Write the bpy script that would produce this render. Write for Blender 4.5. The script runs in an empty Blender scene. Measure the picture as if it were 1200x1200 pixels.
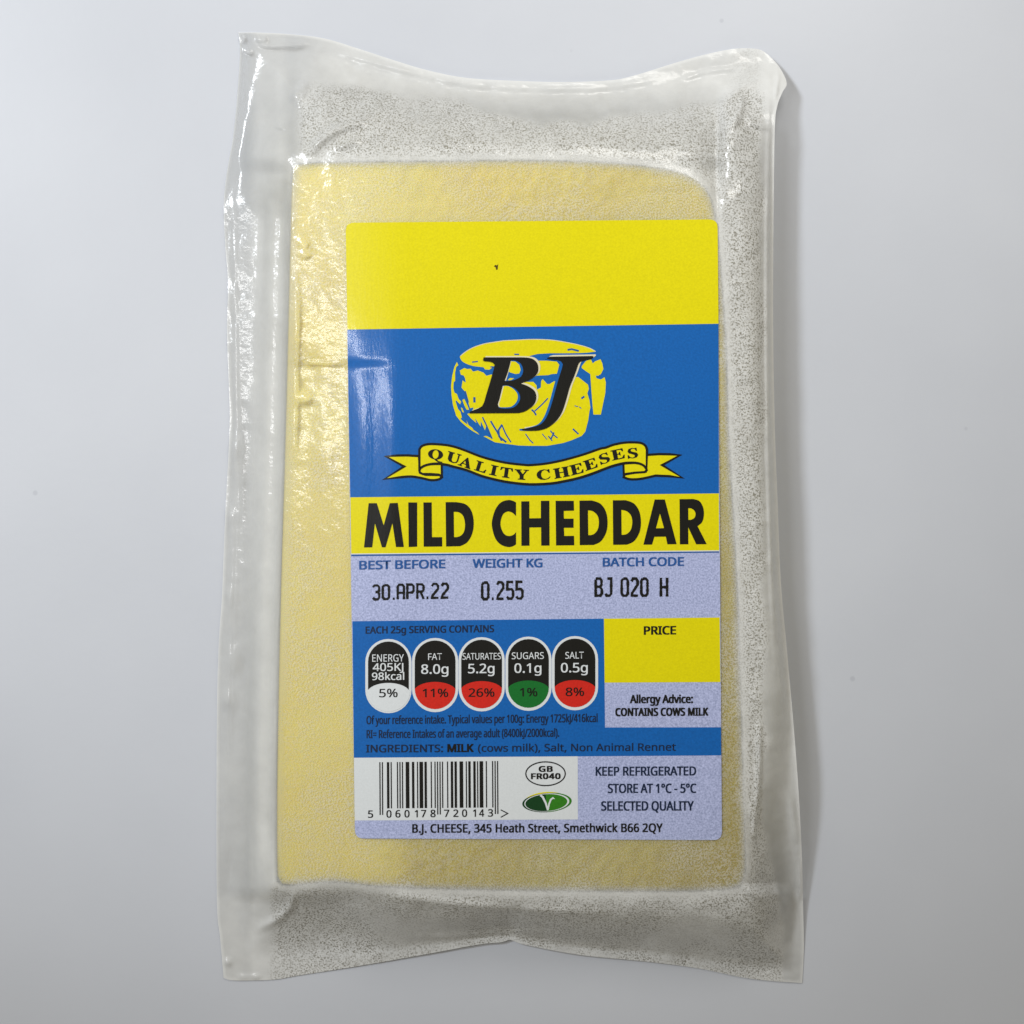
import bpy, bmesh, math, random
import numpy as np
from mathutils import Vector

# ------------------------------------------------------------------ scale, camera, light
S = 0.00018            # metres per photograph pixel on the table
D = 2000.0             # camera height in the same unit (0.36 m)
sc = bpy.context.scene
COL = sc.collection


def world(px, py, z):
    """a point of the picture at height z (all in pixel units) -> metres"""
    k = (D - z) / D * S
    return ((px - 600.0) * k, (600.0 - py) * k, z * S)


cam_d = bpy.data.cameras.new('camera')
cam = bpy.data.objects.new('camera', cam_d)
COL.objects.link(cam)
cam.location = (0, 0, D * S)
cam_d.sensor_width = 36.0
cam_d.lens = 36.0 * D / 1200.0
cam_d.clip_start = 0.01
cam_d.clip_end = 50.0
sc.camera = cam

sc.view_settings.view_transform = 'Standard'
sc.view_settings.look = 'None'
sc.view_settings.exposure = 0.18
sc.view_settings.gamma = 1.0
sc.view_settings.use_curve_mapping = False

w = bpy.data.worlds.new('World')
sc.world = w
w.use_nodes = True
w.node_tree.nodes['Background'].inputs[0].default_value = (1.0, 0.92, 0.74, 1)
w.node_tree.nodes['Background'].inputs[1].default_value = 0.19


def aim(o, target):
    o.rotation_euler = (Vector(target) - o.location).to_track_quat('-Z', 'Y').to_euler()


# key: cool daylight from a window at the upper left
ld = bpy.data.lights.new('window_key', 'SPOT')
key = bpy.data.objects.new('window_key', ld)
COL.objects.link(key)
key.location = (-0.45, 0.29, 0.61)
ld.energy = 11.5
ld.color = (0.90, 0.95, 1.0)
ld.shadow_soft_size = 0.06
ld.spot_size = math.radians(37)
ld.spot_blend = 0.6
aim(key, (-0.10, 0.11, 0))

# added fill light, low over the far side, to brighten that end
la = bpy.data.lights.new('far_side_fill', 'AREA')
fill = bpy.data.objects.new('far_side_fill', la)
COL.objects.link(fill)
fill.location = (0.10, 0.26, 0.27)
la.shape = 'RECTANGLE'
la.size = 0.16
la.size_y = 0.12
la.energy = 0.42
la.color = (1.0, 0.98, 0.93)
aim(fill, (0.05, 0.10, 0))

# added strip light at the left, only to draw streaks on label and film
lt = bpy.data.lights.new('streak_light', 'AREA')
streak = bpy.data.objects.new('streak_light', lt)
COL.objects.link(streak)
streak.location = (-0.207, 0.068, 0.45)
lt.shape = 'RECTANGLE'
lt.size = 0.009
lt.size_y = 0.15
lt.energy = 0.34
aim(streak, (-0.03, 0.02, 0))

random.seed(4)
rng = np.random.default_rng(7)


# ------------------------------------------------------------------ materials
def lin(c):
    c = c / 255.0
    return c / 12.92 if c <= 0.04045 else ((c + 0.055) / 1.055) ** 2.4


def rgb(r, g, b):
    return (lin(r), lin(g), lin(b), 1.0)


def nodes_of(name):
    m = bpy.data.materials.new(name)
    m.use_nodes = True
    nt = m.node_tree
    return m, nt, nt.nodes['Principled BSDF']


def ink(name, col, grain=0.05, grain_scale=2600.0, rough=0.40, alt=None, alt_amt=0.5):
    """printed gloss paper: flat ink with the fine grain of the print"""
    m, nt, p = nodes_of(name)
    tc = nt.nodes.new('ShaderNodeTexCoord')
    n = nt.nodes.new('ShaderNodeTexNoise')
    n.inputs['Scale'].default_value = grain_scale
    n.inputs['Detail'].default_value = 1.0
    nt.links.new(tc.outputs['Object'], n.inputs['Vector'])
    r = nt.nodes.new('ShaderNodeValToRGB')
    a = alt if alt else tuple(max(0, c * (1 - grain * 3)) for c in col[:3]) + (1,)
    b = tuple(min(1, c * (1 + grain * 3)) for c in col[:3]) + (1,)
    r.color_ramp.elements[0].color = a
    r.color_ramp.elements[1].color = b
    r.color_ramp.elements[0].position = 0.5 - 0.5 * (1 - alt_amt)
    r.color_ramp.elements[1].position = 0.5 + 0.5 * (1 - alt_amt)
    nt.links.new(n.outputs['Fac'], r.inputs['Fac'])
    nt.links.new(r.outputs['Color'], p.inputs['Base Color'])
    p.inputs['Roughness'].default_value = rough
    p.inputs['Specular IOR Level'].default_value = 0.18
    # film laid over the paper: clear coat with a brushed bump running down the label
    p.inputs['Coat Weight'].default_value = 0.30
    p.inputs['Coat Roughness'].default_value = 0.12
    mp = nt.nodes.new('ShaderNodeMapping')
    mp.inputs['Scale'].default_value = (1.0, 0.22, 1.0)
    nt.links.new(tc.outputs['Object'], mp.inputs['Vector'])
    n2 = nt.nodes.new('ShaderNodeTexNoise')
    n2.inputs['Scale'].default_value = 1900.0
    n2.inputs['Detail'].default_value = 2.0
    nt.links.new(mp.outputs['Vector'], n2.inputs['Vector'])
    bu = nt.nodes.new('ShaderNodeBump')
    bu.inputs['Strength'].default_value = 0.36
    bu.inputs['Distance'].default_value = 0.00006
    nt.links.new(n2.outputs['Fac'], bu.inputs['Height'])
    nt.links.new(bu.outputs['Normal'], p.inputs['Normal'])
    nt.links.new(bu.outputs['Normal'], p.inputs['Coat Normal'])
    return m


M = {}
M['yellow'] = ink('yellow_ink', (0.80, 0.705, 0.0, 1), 0.02)
M['blue'] = ink('blue_ink', (0.006, 0.125, 0.45, 1), 0.035, 2400)
M['navy'] = ink('dark_blue_ink', (0.022, 0.10, 0.34, 1), 0.03)
M['small_print'] = ink('small_print_ink', (0.010, 0.022, 0.06, 1), 0.03)
M['lavender'] = ink('lavender_ink', (0.50, 0.54, 0.80, 1), 0.05, 3000,
                    alt=(0.31, 0.35, 0.55, 1), alt_amt=0.48)
M['black'] = ink('black_ink', (0.009, 0.0085, 0.007, 1), 0.03)
M['white'] = ink('white_paper', (0.74, 0.77, 0.79, 1), 0.01)
M['cream'] = ink('cream_ink', (0.78, 0.72, 0.50, 1), 0.01)
M['red'] = ink('red_ink', (0.66, 0.022, 0.012, 1), 0.03)
M['green'] = ink('green_ink', (0.008, 0.16, 0.025, 1), 0.03)
M['leaf_green'] = ink('leaf_green_ink', (0.035, 0.21, 0.012, 1), 0.04)
M['dark_green'] = ink('dark_green_ink', (0.006, 0.05, 0.012, 1), 0.03)
M['speck'] = ink('speck_ink', (0.09, 0.06, 0.004, 1), 0.03)


def mat_table():
    m, nt, p = nodes_of('white_laminate')
    tc = nt.nodes.new('ShaderNodeTexCoord')
    n = nt.nodes.new('ShaderNodeTexNoise')
    n.inputs['Scale'].default_value = 22.0
    n.inputs['Detail'].default_value = 5.0
    nt.links.new(tc.outputs['Object'], n.inputs['Vector'])
    r = nt.nodes.new('ShaderNodeValToRGB')
    r.color_ramp.elements[0].position = 0.3
    r.color_ramp.elements[1].position = 0.7
    r.color_ramp.elements[0].color = (0.60, 0.62, 0.675, 1)
    r.color_ramp.elements[1].color = (0.635, 0.655, 0.71, 1)
    nt.links.new(n.outputs['Fac'], r.inputs['Fac'])
    # a few specks of dust and nicks
    v = nt.nodes.new('ShaderNodeTexVoronoi')
    v.inputs['Scale'].default_value = 60.0
    nt.links.new(tc.outputs['Object'], v.inputs['Vector'])
    r2 = nt.nodes.new('ShaderNodeValToRGB')
    r2.color_ramp.elements[0].position = 0.022
    r2.color_ramp.elements[1].position = 0.04
    r2.color_ramp.elements[0].color = (0.78, 0.78, 0.80, 1)
    r2.color_ramp.elements[1].color = (1, 1, 1, 1)
    nt.links.new(v.outputs['Distance'], r2.inputs['Fac'])
    mx = nt.nodes.new('ShaderNodeMix')
    mx.data_type = 'RGBA'
    mx.blend_type = 'MULTIPLY'
    mx.inputs[0].default_value = 0.6
    nt.links.new(r.outputs['Color'], mx.inputs[6])
    nt.links.new(r2.outputs['Color'], mx.inputs[7])
    nt.links.new(mx.outputs[2], p.inputs['Base Color'])
    p.inputs['Roughness'].default_value = 0.42
    p.inputs['Specular IOR Level'].default_value = 0.35
    n3 = nt.nodes.new('ShaderNodeTexNoise')
    n3.inputs['Scale'].default_value = 500.0
    nt.links.new(tc.outputs['Object'], n3.inputs['Vector'])
    bu = nt.nodes.new('ShaderNodeBump')
    bu.inputs['Strength'].default_value = 0.06
    bu.inputs['Distance'].default_value = 0.0003
    nt.links.new(n3.outputs['Fac'], bu.inputs['Height'])
    nt.links.new(bu.outputs['Normal'], p.inputs['Normal'])
    return m


def mat_cheese():
    m, nt, p = nodes_of('mild_cheese')
    tc = nt.nodes.new('ShaderNodeTexCoord')
    n = nt.nodes.new('ShaderNodeTexNoise')
    n.inputs['Scale'].default_value = 40.0
    n.inputs['Detail'].default_value = 5.0
    nt.links.new(tc.outputs['Object'], n.inputs['Vector'])
    r = nt.nodes.new('ShaderNodeValToRGB')
    r.color_ramp.elements[0].position = 0.3
    r.color_ramp.elements[1].position = 0.7
    r.color_ramp.elements[0].color = (0.84, 0.70, 0.19, 1)
    r.color_ramp.elements[1].color = (0.88, 0.77, 0.25, 1)
    nt.links.new(n.outputs['Fac'], r.inputs['Fac'])
    nt.links.new(r.outputs['Color'], p.inputs['Base Color'])
    p.inputs['Roughness'].default_value = 0.45
    p.inputs['Subsurface Weight'].default_value = 0.15
    p.inputs['Subsurface Radius'].default_value = (0.004, 0.003, 0.001)
    p.inputs['Subsurface Scale'].default_value = 0.6
    return m


def mat_film(name, front=True):
    """embossed vacuum-pouch film: clear gaps, milky haze, and an embossed grain where it is pressed
    on; 'haze', 'grain' and 'wet' are how the film itself is made there."""
    m = bpy.data.materials.new(name)
    m.use_nodes = True
    nt = m.node_tree
    nt.nodes.clear()
    N = nt.nodes.new
    L = nt.links.new
    out = N('ShaderNodeOutputMaterial')
    tc = N('ShaderNodeTexCoord')

    def attr(a):
        n = N('ShaderNodeAttribute')
        n.attribute_name = a
        return n.outputs['Fac']

    def math_(op, a, b=None, c=None, clamp=False):
        n = N('ShaderNodeMath')
        n.operation = op
        n.use_clamp = clamp
        for i, v in enumerate((a, b, c)):
            if v is None:
                continue
            if isinstance(v, (int, float)):
                n.inputs[i].default_value = v
            else:
                L(v, n.inputs[i])
        return n.outputs[0]

    haze, grain = attr('haze'), attr('grain')
    n1 = N('ShaderNodeTexNoise')
    n1.inputs['Scale'].default_value = 2900.0
    n1.inputs['Detail'].default_value = 1.5
    n1.inputs['Roughness'].default_value = 0.6
    L(tc.outputs['Object'], n1.inputs['Vector'])
    n2 = N('ShaderNodeTexNoise')
    n2.inputs['Scale'].default_value = 240.0
    n2.inputs['Detail'].default_value = 3.0
    L(tc.outputs['Object'], n2.inputs['Vector'])
    # dots 0..1 (1 = embossed dot, coloured dark for the shaded inside)
    dots = math_('MULTIPLY_ADD', n1.outputs['Fac'], 4.6, -2.05, clamp=True)
    var = math_('MULTIPLY_ADD', n2.outputs['Fac'], 1.6, -0.3, clamp=True)
    g = math_('MULTIPLY', grain, math_('MULTIPLY_ADD', var, 0.25, 0.8))
    dark = math_('MULTIPLY', dots, g, clamp=True)
    # where it clings to the cheese the grain is the other way round: clear pits in a frosted skin
    pits = math_('MULTIPLY', attr('pits'), math_('MULTIPLY_ADD', n1.outputs['Fac'], 5.5, -2.3, clamp=True))
    skin = math_('MULTIPLY', haze, math_('SUBTRACT', 1.0, pits))
    # opacity
    op = math_('ADD', skin, math_('MULTIPLY', dark, 0.24 if front else 0.0))
    op = math_('MULTIPLY', op, math_('MULTIPLY_ADD', n2.outputs['Fac'], 0.30, 0.85), clamp=True)
    mix = N('ShaderNodeMix')
    mix.data_type = 'RGBA'
    mix.inputs[6].default_value = (0.93, 0.93, 0.915, 1)
    mix.inputs[7].default_value = (0.30, 0.285, 0.245, 1)  # grey dots: shade of the pouch's inside painted into the film
    L(math_('MULTIPLY', dark, 1.15, clamp=True), mix.inputs[0])
    dif = N('ShaderNodeBsdfDiffuse')
    L(mix.outputs[2], dif.inputs['Color'])
    trl = N('ShaderNodeBsdfTranslucent')
    trl.inputs['Color'].default_value = (0.85, 0.85, 0.84, 1)
    md = N('ShaderNodeMixShader')
    md.inputs[0].default_value = 0.22
    L(dif.outputs[0], md.inputs[1])
    L(trl.outputs[0], md.inputs[2])
    tr = N('ShaderNodeBsdfTransparent')
    tr.inputs['Color'].default_value = (0.99, 0.99, 0.985, 1)
    m1 = N('ShaderNodeMixShader')
    L(op, m1.inputs[0])
    L(tr.outputs[0], m1.inputs[1])
    L(md.outputs[0], m1.inputs[2])
    # gloss
    bu = N('ShaderNodeBump')
    bu.inputs['Strength'].default_value = 0.31
    bu.inputs['Distance'].default_value = 0.00016
    n3 = N('ShaderNodeTexNoise')
    n3.inputs['Scale'].default_value = 1300.0
    n3.inputs['Detail'].default_value = 1.0
    L(tc.outputs['Object'], n3.inputs['Vector'])
    L(n3.outputs['Fac'], bu.inputs['Height'])
    gl = N('ShaderNodeBsdfGlossy')
    gl.inputs['Roughness'].default_value = 0.17
    L(bu.outputs['Normal'], gl.inputs['Normal'])
    fr = N('ShaderNodeFresnel')
    fr.inputs['IOR'].default_value = 1.48
    m2 = N('ShaderNodeMixShader')
    L(math_('MULTIPLY', fr.outputs[0], 0.9 if front else 0.3), m2.inputs[0])
    L(m1.outputs[0], m2.inputs[1])
    L(gl.outputs[0], m2.inputs[2])
    L(m2.outputs[0], out.inputs['Surface'])
    return m


# ------------------------------------------------------------------ geometry tools
def seg_dist(X, Y, pts, closed=True):
    """distance of every grid point to a polyline"""
    d = np.full(X.shape, 1e9)
    n = len(pts)
    for i in range(n if closed else n - 1):
        ax, ay = pts[i]
        bx, by = pts[(i + 1) % n]
        vx, vy = bx - ax, by - ay
        ll = vx * vx + vy * vy + 1e-9
        t = np.clip(((X - ax) * vx + (Y - ay) * vy) / ll, 0, 1)
        d = np.minimum(d, np.hypot(X - ax - t * vx, Y - ay - t * vy))
    return d


def inside(X, Y, pts):
    r = np.zeros(X.shape, bool)
    n = len(pts)
    for i in range(n):
        ax, ay = pts[i]
        bx, by = pts[(i + 1) % n]
        if ay == by:
            continue
        c = ((ay > Y) != (by > Y)) & (X < (bx - ax) * (Y - ay) / (by - ay) + ax)
        r ^= c
    return r


def signed(X, Y, pts):
    d = seg_dist(X, Y, pts)
    return np.where(inside(X, Y, pts), d, -d)


def sstep(a, b, x):
    t = np.clip((x - a) / (b - a), 0, 1)
    return t * t * (3 - 2 * t)


def catmull(pts, n=6, closed=False):
    P = [np.array(p, float) for p in pts]
    out = []
    m = len(P)
    for i in range(m if closed else m - 1):
        p0 = P[(i - 1) % m] if (closed or i > 0) else P[i]
        p1, p2 = P[i], P[(i + 1) % m]
        p3 = P[(i + 2) % m] if (closed or i + 2 < m) else p2
        for k in range(n):
            t = k / n
            out.append(tuple(0.5 * (2 * p1 + (p2 - p0) * t + (2 * p0 - 5 * p1 + 4 * p2 - p3) * t * t
                                    + (3 * p1 - p0 - 3 * p2 + p3) * t ** 3)))
    if not closed:
        out.append(tuple(P[-1]))
    return out


def resample(pts, n):
    P = np.array(pts, float)
    s = np.r_[0, np.cumsum(np.hypot(*np.diff(P, axis=0).T))]
    t = np.linspace(0, s[-1], n)
    return np.c_[np.interp(t, s, P[:, 0]), np.interp(t, s, P[:, 1])]


def vnoise(X, Y, cell, seed):
    """smooth value noise -1..1"""
    r = np.random.default_rng(seed)
    T = r.uniform(-1, 1, (400, 400))
    x, y = X / cell + 50, Y / cell + 50
    i, j = np.floor(x).astype(int), np.floor(y).astype(int)
    fx, fy = x - i, y - j
    fx, fy = fx * fx * (3 - 2 * fx), fy * fy * (3 - 2 * fy)
    g = lambda a, b: T[a % 400, b % 400]
    return ((g(i, j) * (1 - fx) + g(i + 1, j) * fx) * (1 - fy)
            + (g(i, j + 1) * (1 - fx) + g(i + 1, j + 1) * fx) * fy)


def link(name, me, parent=None):
    o = bpy.data.objects.new(name, me)
    COL.objects.link(o)
    if parent:
        o.parent = parent
    return o


# ------------------------------------------------------------------ outlines traced from the photograph
TOP = [(279, 38), (300, 38), (340, 40), (380, 45), (420, 57), (460, 70), (500, 82), (545, 91), (600, 94.5),
       (660, 96), (715, 94), (745, 88), (790, 74), (830, 63), (862, 57), (888, 57.5), (900, 64)]
RIGHT = [(900, 64), (913, 78), (922, 97), (917, 108), (911, 124), (908, 150), (906.5, 250), (906, 380), (908, 500),
         (911, 580), (915, 680), (922, 760), (930, 850), (936, 930), (940, 1010), (941, 1060), (942, 1110), (940, 1152)]
BOTTOM = [(262, 1146), (275, 1149), (320, 1148), (350, 1143), (420, 1132), (500, 1118), (560, 1107), (585, 1104.5), (593, 1102.5), (598, 1101),
          (604, 1103.5), (620, 1108), (680, 1119), (760, 1127), (820, 1135), (880, 1147), (940, 1152)]
LEFT = [(279, 38), (281, 60), (278, 110), (273, 160), (266, 200), (262, 240), (264, 290), (267, 330), (266, 390),
        (268, 450), (269, 500), (264, 600), (262, 650), (260, 700), (256, 760), (254, 850), (254, 1050), (258, 1100),
        (262, 1146)]
CHEESE = [(343, 206), (350, 193), (400, 190), (500, 189), (600, 188), (700, 190), (765, 196), (803, 204), (825, 219),
          (836, 245), (843, 300), (850, 400), (854, 520), (861, 640), (866, 760), (870, 900), (873, 1000), (871, 1030),
          (858, 1041), (800, 1044), (700, 1044), (600, 1043), (500, 1041), (440, 1038), (390, 1033), (345, 1037),
          (328, 1034), (325, 1018), (325, 900), (329, 700), (335, 500), (340, 300)]
OUTLINE = (catmull(TOP) + catmull(RIGHT)[1:] + catmull(BOTTOM)[::-1][1:] + catmull(LEFT)[::-1][1:-1])
CHS = catmull(CHEESE, 4, True)
LABEL = [(405, 261), (841, 257), (846, 984), (416, 982)]
HC = 74.0


def top_h(X, Y):
    """height of the cheese's upper face (pixel units): it falls away towards the left long side"""
    X, Y = np.asarray(X, float), np.asarray(Y, float)
    u = np.clip(482 - X, 0, 190)
    bend = 1 - 0.10 * sstep(436, 380, Y)
    h = HC - bend * (0.00125 * np.minimum(u, 64) ** 2 + 0.16 * np.clip(u - 64, 0, None))
    a = np.exp(-((Y - 510) / 95.0) ** 2) * sstep(500, 440, X)
    h = h + 0.62 * a * np.sin((X - 412) * 2 * math.pi / 40.0)
    # a crease of the film runs in from the left and dies out under the label
    h = h + 1.0 * sstep(430, 421, Y) * sstep(490, 400, X)
    h = h - 2.5 * sstep(760, 900, X) * sstep(700, 1050, Y) + 0.5 * np.sin(X / 55.0 + Y / 90.0)
    return h


def lift(X, Y):
    """how far the pouch's rim stands off the table"""
    r = sstep(850, 905, X) * 44 * sstep(60, 150, Y) * sstep(1130, 880, Y)
    r = r + 9 * np.exp(-(((X - 905) / 60.0) ** 2 + ((Y - 70) / 60.0) ** 2))
    t = sstep(150, 90, Y) * 5 * np.exp(-((X - 620) / 180.0) ** 2)
    b = sstep(1050, 1110, Y) * 5 * np.exp(-((X - 610) / 160.0) ** 2)
    return 1.2 + r + t + b


RIDGES = [  # polyline, height, width
    ([(277, 415), (277, 470), (278, 500), (280, 640)], 1.6, 3.0),
    ([(341, 122), (349, 108), (364, 94)], 6.0, 4.5),
    ([(345, 128), (352, 117), (361, 105)], 4.0, 2.5),
    ([(355, 186), (364, 178), (376, 164), (394, 152), (420, 143), (445, 138)], 8.0, 6.0),
    ([(392, 176), (408, 168), (425, 165)], 4.0, 4.5),
    ([(322, 148), (328, 149), (335, 150)], 4.0, 2.2),
    ([(297, 52), (320, 54), (345, 53), (365, 51)], 4.0, 2.5),
    ([(283, 56), (290, 60), (297, 63)], 3.0, 2.0),
    ([(300, 43), (306, 47), (315, 46)], 4.0, 3.0),
    ([(889, 825), (890, 870), (888, 925), (884, 965), (882, 1005)], 5.0, 2.4),
    ([(882, 930), (880, 962)], 3.0, 2.0),
    ([(937, 1005), (938, 1035), (936, 1062)], 4.0, 2.2),
    ([(925, 925), (930, 960), (936, 1000)], 3.0, 4.0),
    ([(871, 1035), (884, 1048), (901, 1056)], 3.5, 4.0),
    ([(908, 1030), (915, 1050), (922, 1066)], 3.5, 3.5),
    ([(869, 108), (869, 128), (862, 142), (853, 152)], 5.0, 3.5),
    ([(873, 135), (885, 146), (905, 152)], 4.0, 3.0),
    ([(905, 75), (901, 110), (901, 160), (899, 260), (899, 400), (901, 560), (905, 700), (912, 860)], 5.0, 2.2),
    ([(913, 85), (908, 120)], 3.0, 1.6),
    ([(906, 640), (912, 760), (918, 850)], 3.0, 2.5),
    ([(345, 1040), (341, 1060), (330, 1074), (312, 1084), (298, 1094)], 6.0, 4.5),
    ([(430, 1045), (520, 1058), (620, 1067), (730, 1070)], 3.5, 5.0),
    ([(455, 1097), (530, 1097), (600, 1092), (680, 1095)], 3.0, 3.0),
    ([(400, 66), (470, 82), (540, 97), (600, 103), (690, 104), (760, 96), (830, 78)], 2.0, 4.0),
    ([(380, 57), (440, 73), (500, 90)], 1.6, 3.0),
    ([(790, 96), (830, 84), (880, 78)], 2.5, 2.5),
    ([(352, 425), (380, 426), (405, 426)], 1.4, 1.6),
    ([(346, 300), (347, 360), (346, 430), (345, 480), (343, 560)], 1.5, 4.0),
    ([(272, 150), (276, 340), (276, 520), (271, 700), (266, 900), (265, 1048)], 1.4, 1.4),
    ([(291, 960), (293, 1040), (292, 1090)], 1.8, 2.0),
]
BLOBS = [  # local dents and puckers: x, y, sx, sy, height
    (268, 345, 6, 14, 4), (264, 250, 4, 8, 3), (273, 525, 9, 14, 5), (267, 605, 5, 12, 4), (266, 400, 4, 10, 3),
    (357, 466, 9, 7, 3.0), (355, 286, 6, 7, 2.0), (357, 298, 8, 4, 1.8), (380, 345, 12, 18, 0.9), (388, 470, 10, 16, -0.9),
    (372, 530, 12, 14, 0.9), (365, 400, 14, 18, 0.8), (266, 820, 6, 10, 2.5), (272, 770, 7, 18, 2.5),
    (266, 1128, 4, 4, 4), (285, 1146, 8, 4, 3), (300, 1145, 6, 3, 3), (282, 45, 4, 5, 3), (268, 700, 6, 10, 3),
]


def ridge(X, Y, pts, s):
    """a crease that fades out towards both of its ends"""
    P = np.array(pts)
    seg = np.hypot(*np.diff(P, axis=0).T)
    cum = np.r_[0, np.cumsum(seg)]
    best = np.full(X.shape, 1e9)
    arc = np.zeros(X.shape)
    for i in range(len(P) - 1):
        v = P[i + 1] - P[i]
        t = np.clip(((X - P[i, 0]) * v[0] + (Y - P[i, 1]) * v[1]) / (v @ v + 1e-9), 0, 1)
        d = np.hypot(X - P[i, 0] - t * v[0], Y - P[i, 1] - t * v[1])
        m = d < best
        best = np.where(m, d, best)
        arc = np.where(m, cum[i] + t * seg[i], arc)
    f = arc / cum[-1]
    return np.exp(-(best / s) ** 2) * sstep(0, 0.3, f) * sstep(1, 0.7, f)


def label_mask(X, Y):
    return sstep(-14, 2, signed(X, Y, LABEL))


def film_h(X, Y, dO):
    dC = np.maximum(-signed(X, Y, CHS), 0)
    E = lift(X, Y)
    t = dC / (dC + np.maximum(dO, 0) + 1e-6)
    # along the right long side the film stands up like a shoulder before it drops to the rim
    sh = sstep(838, 862, X) * sstep(980, 760, Y) * sstep(90, 170, Y)
    t2 = np.clip(t, 0, 1) ** (1 + 2.6 * sh + 0.8 * (1 - sh) * sstep(1034, 1050, Y) * sstep(400, 560, X)
                                  - 0.25 * sstep(1040, 1060, Y) * sstep(480, 360, X) + 0.5 * (1 - sh) * sstep(205, 180, Y))
    p = 1 - sstep(-0.06, 0.84 + 0.16 * sh, t2)
    p = p / (1 - sstep(-0.06, 0.84 + 0.16 * sh, np.zeros(1)))
    h = E + (top_h(X, Y) + 1.0 - E) * p
    # the left slope: a flat weld, a narrow facet, a steep step, a second facet, then the cheese's edge
    ex = np.interp(Y, [200, 300, 500, 700, 900, 1030], [343, 340, 335, 329, 325, 325]) - X
    prof = sum(np.interp(ex + o, [-4, 0, 9, 14, 18, 22, 35, 40, 46, 54, 76], [52, 49, 31, 29.6, 28.9, 28.6, 8, 6.5, 5.6, 5.0, 1.6]) for o in (-3, -1.5, 0, 1.5, 3)) / 5
    prof = np.where(ex > 60, np.minimum(prof, h + 3), prof)
    lm = sstep(0, 6, ex) * sstep(205, 260, Y) * sstep(1030, 960, Y) * sstep(0, 10, dO)
    h = h * (1 - lm) + prof * lm
    free = 1 - label_mask(X, Y)
    off = sstep(0, 25, dC)
    edge = sstep(0, 8, dO)
    add = np.zeros(X.shape)
    for pl, a, s in RIDGES:
        add += a * ridge(X, Y, catmull(pl, 4), s)
    for bx, by, sx, sy, a in BLOBS:
        add += a * np.exp(-((X - bx) / sx) ** 2 - ((Y - by) / sy) ** 2)
    add += off * (0.45 + 0.55 * sstep(300, 420, X)) * (1.6 * vnoise(X, Y, 34, 1) + 0.8 * vnoise(X, Y, 13, 2) + 0.4 * vnoise(X, Y, 6, 3))
    left = sstep(420, 380, X) * (1 - off) * sstep(1000, 300, Y)
    add += left * (0.40 * vnoise(X, Y * 0.6, 15, 4) + 0.20 * vnoise(X, Y, 7, 5))
    add += (1 - off) * 0.16 * vnoise(X, Y, 9, 6)
    back = 0.6 + (E - 0.9) * (1 - sstep(0, 34, dO))
    return np.maximum(h + add * free * (0.35 + 0.65 * edge), back + 0.5), dC


def coons(nu, nv):
    t, b = resample(catmull(TOP), nu), resample(catmull(BOTTOM), nu)
    l, r = resample(catmull(LEFT), nv), resample(catmull(RIGHT), nv)
    u = np.linspace(0, 1, nu)[None, :, None]
    v = np.linspace(0, 1, nv)[:, None, None]
    P = (1 - v) * t[None] + v * b[None] + (1 - u) * l[:, None] + u * r[:, None]
    P -= ((1 - u) * (1 - v) * t[0] + u * (1 - v) * t[-1] + (1 - u) * v * b[0] + u * v * b[-1])
    return P[..., 0], P[..., 1]


def grid_mesh(name, X, Y, Z, attrs=None):
    nv, nu = X.shape
    k = (D - Z) / D * S
    co = np.stack([(X - 600) * k, (600 - Y) * k, Z * S], -1).reshape(-1, 3)
    idx = np.arange(nv * nu).reshape(nv, nu)
    f = np.stack([idx[:-1, :-1], idx[1:, :-1], idx[1:, 1:], idx[:-1, 1:]], -1).reshape(-1, 4)
    me = bpy.data.meshes.new(name)
    me.from_pydata(co.tolist(), [], f.tolist())
    me.polygons.foreach_set('use_smooth', [True] * len(me.polygons))
    for a, val in (attrs or {}).items():
        at = me.attributes.new(a, 'FLOAT', 'POINT')
        at.data.foreach_set('value', val.reshape(-1).astype(np.float32))
    me.update()
    return me


# ------------------------------------------------------------------ the table
tb = bmesh.new()
bmesh.ops.create_grid(tb, x_segments=2, y_segments=2, size=1.5)
tme = bpy.data.meshes.new('table_surface')
tb.to_mesh(tme)
tb.free()
tme.materials.append(mat_table())
table = link('table_surface', tme)
table['kind'] = 'structure'

# ------------------------------------------------------------------ the pack
pack = bpy.data.objects.new('cheese_pack', None)
COL.objects.link(pack)
pack.empty_display_size = 0.02
pack['label'] = 'vacuum-packed slab of pale yellow cheese in frosted film with yellow and blue label'
pack['category'] = 'cheese pack'


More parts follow.
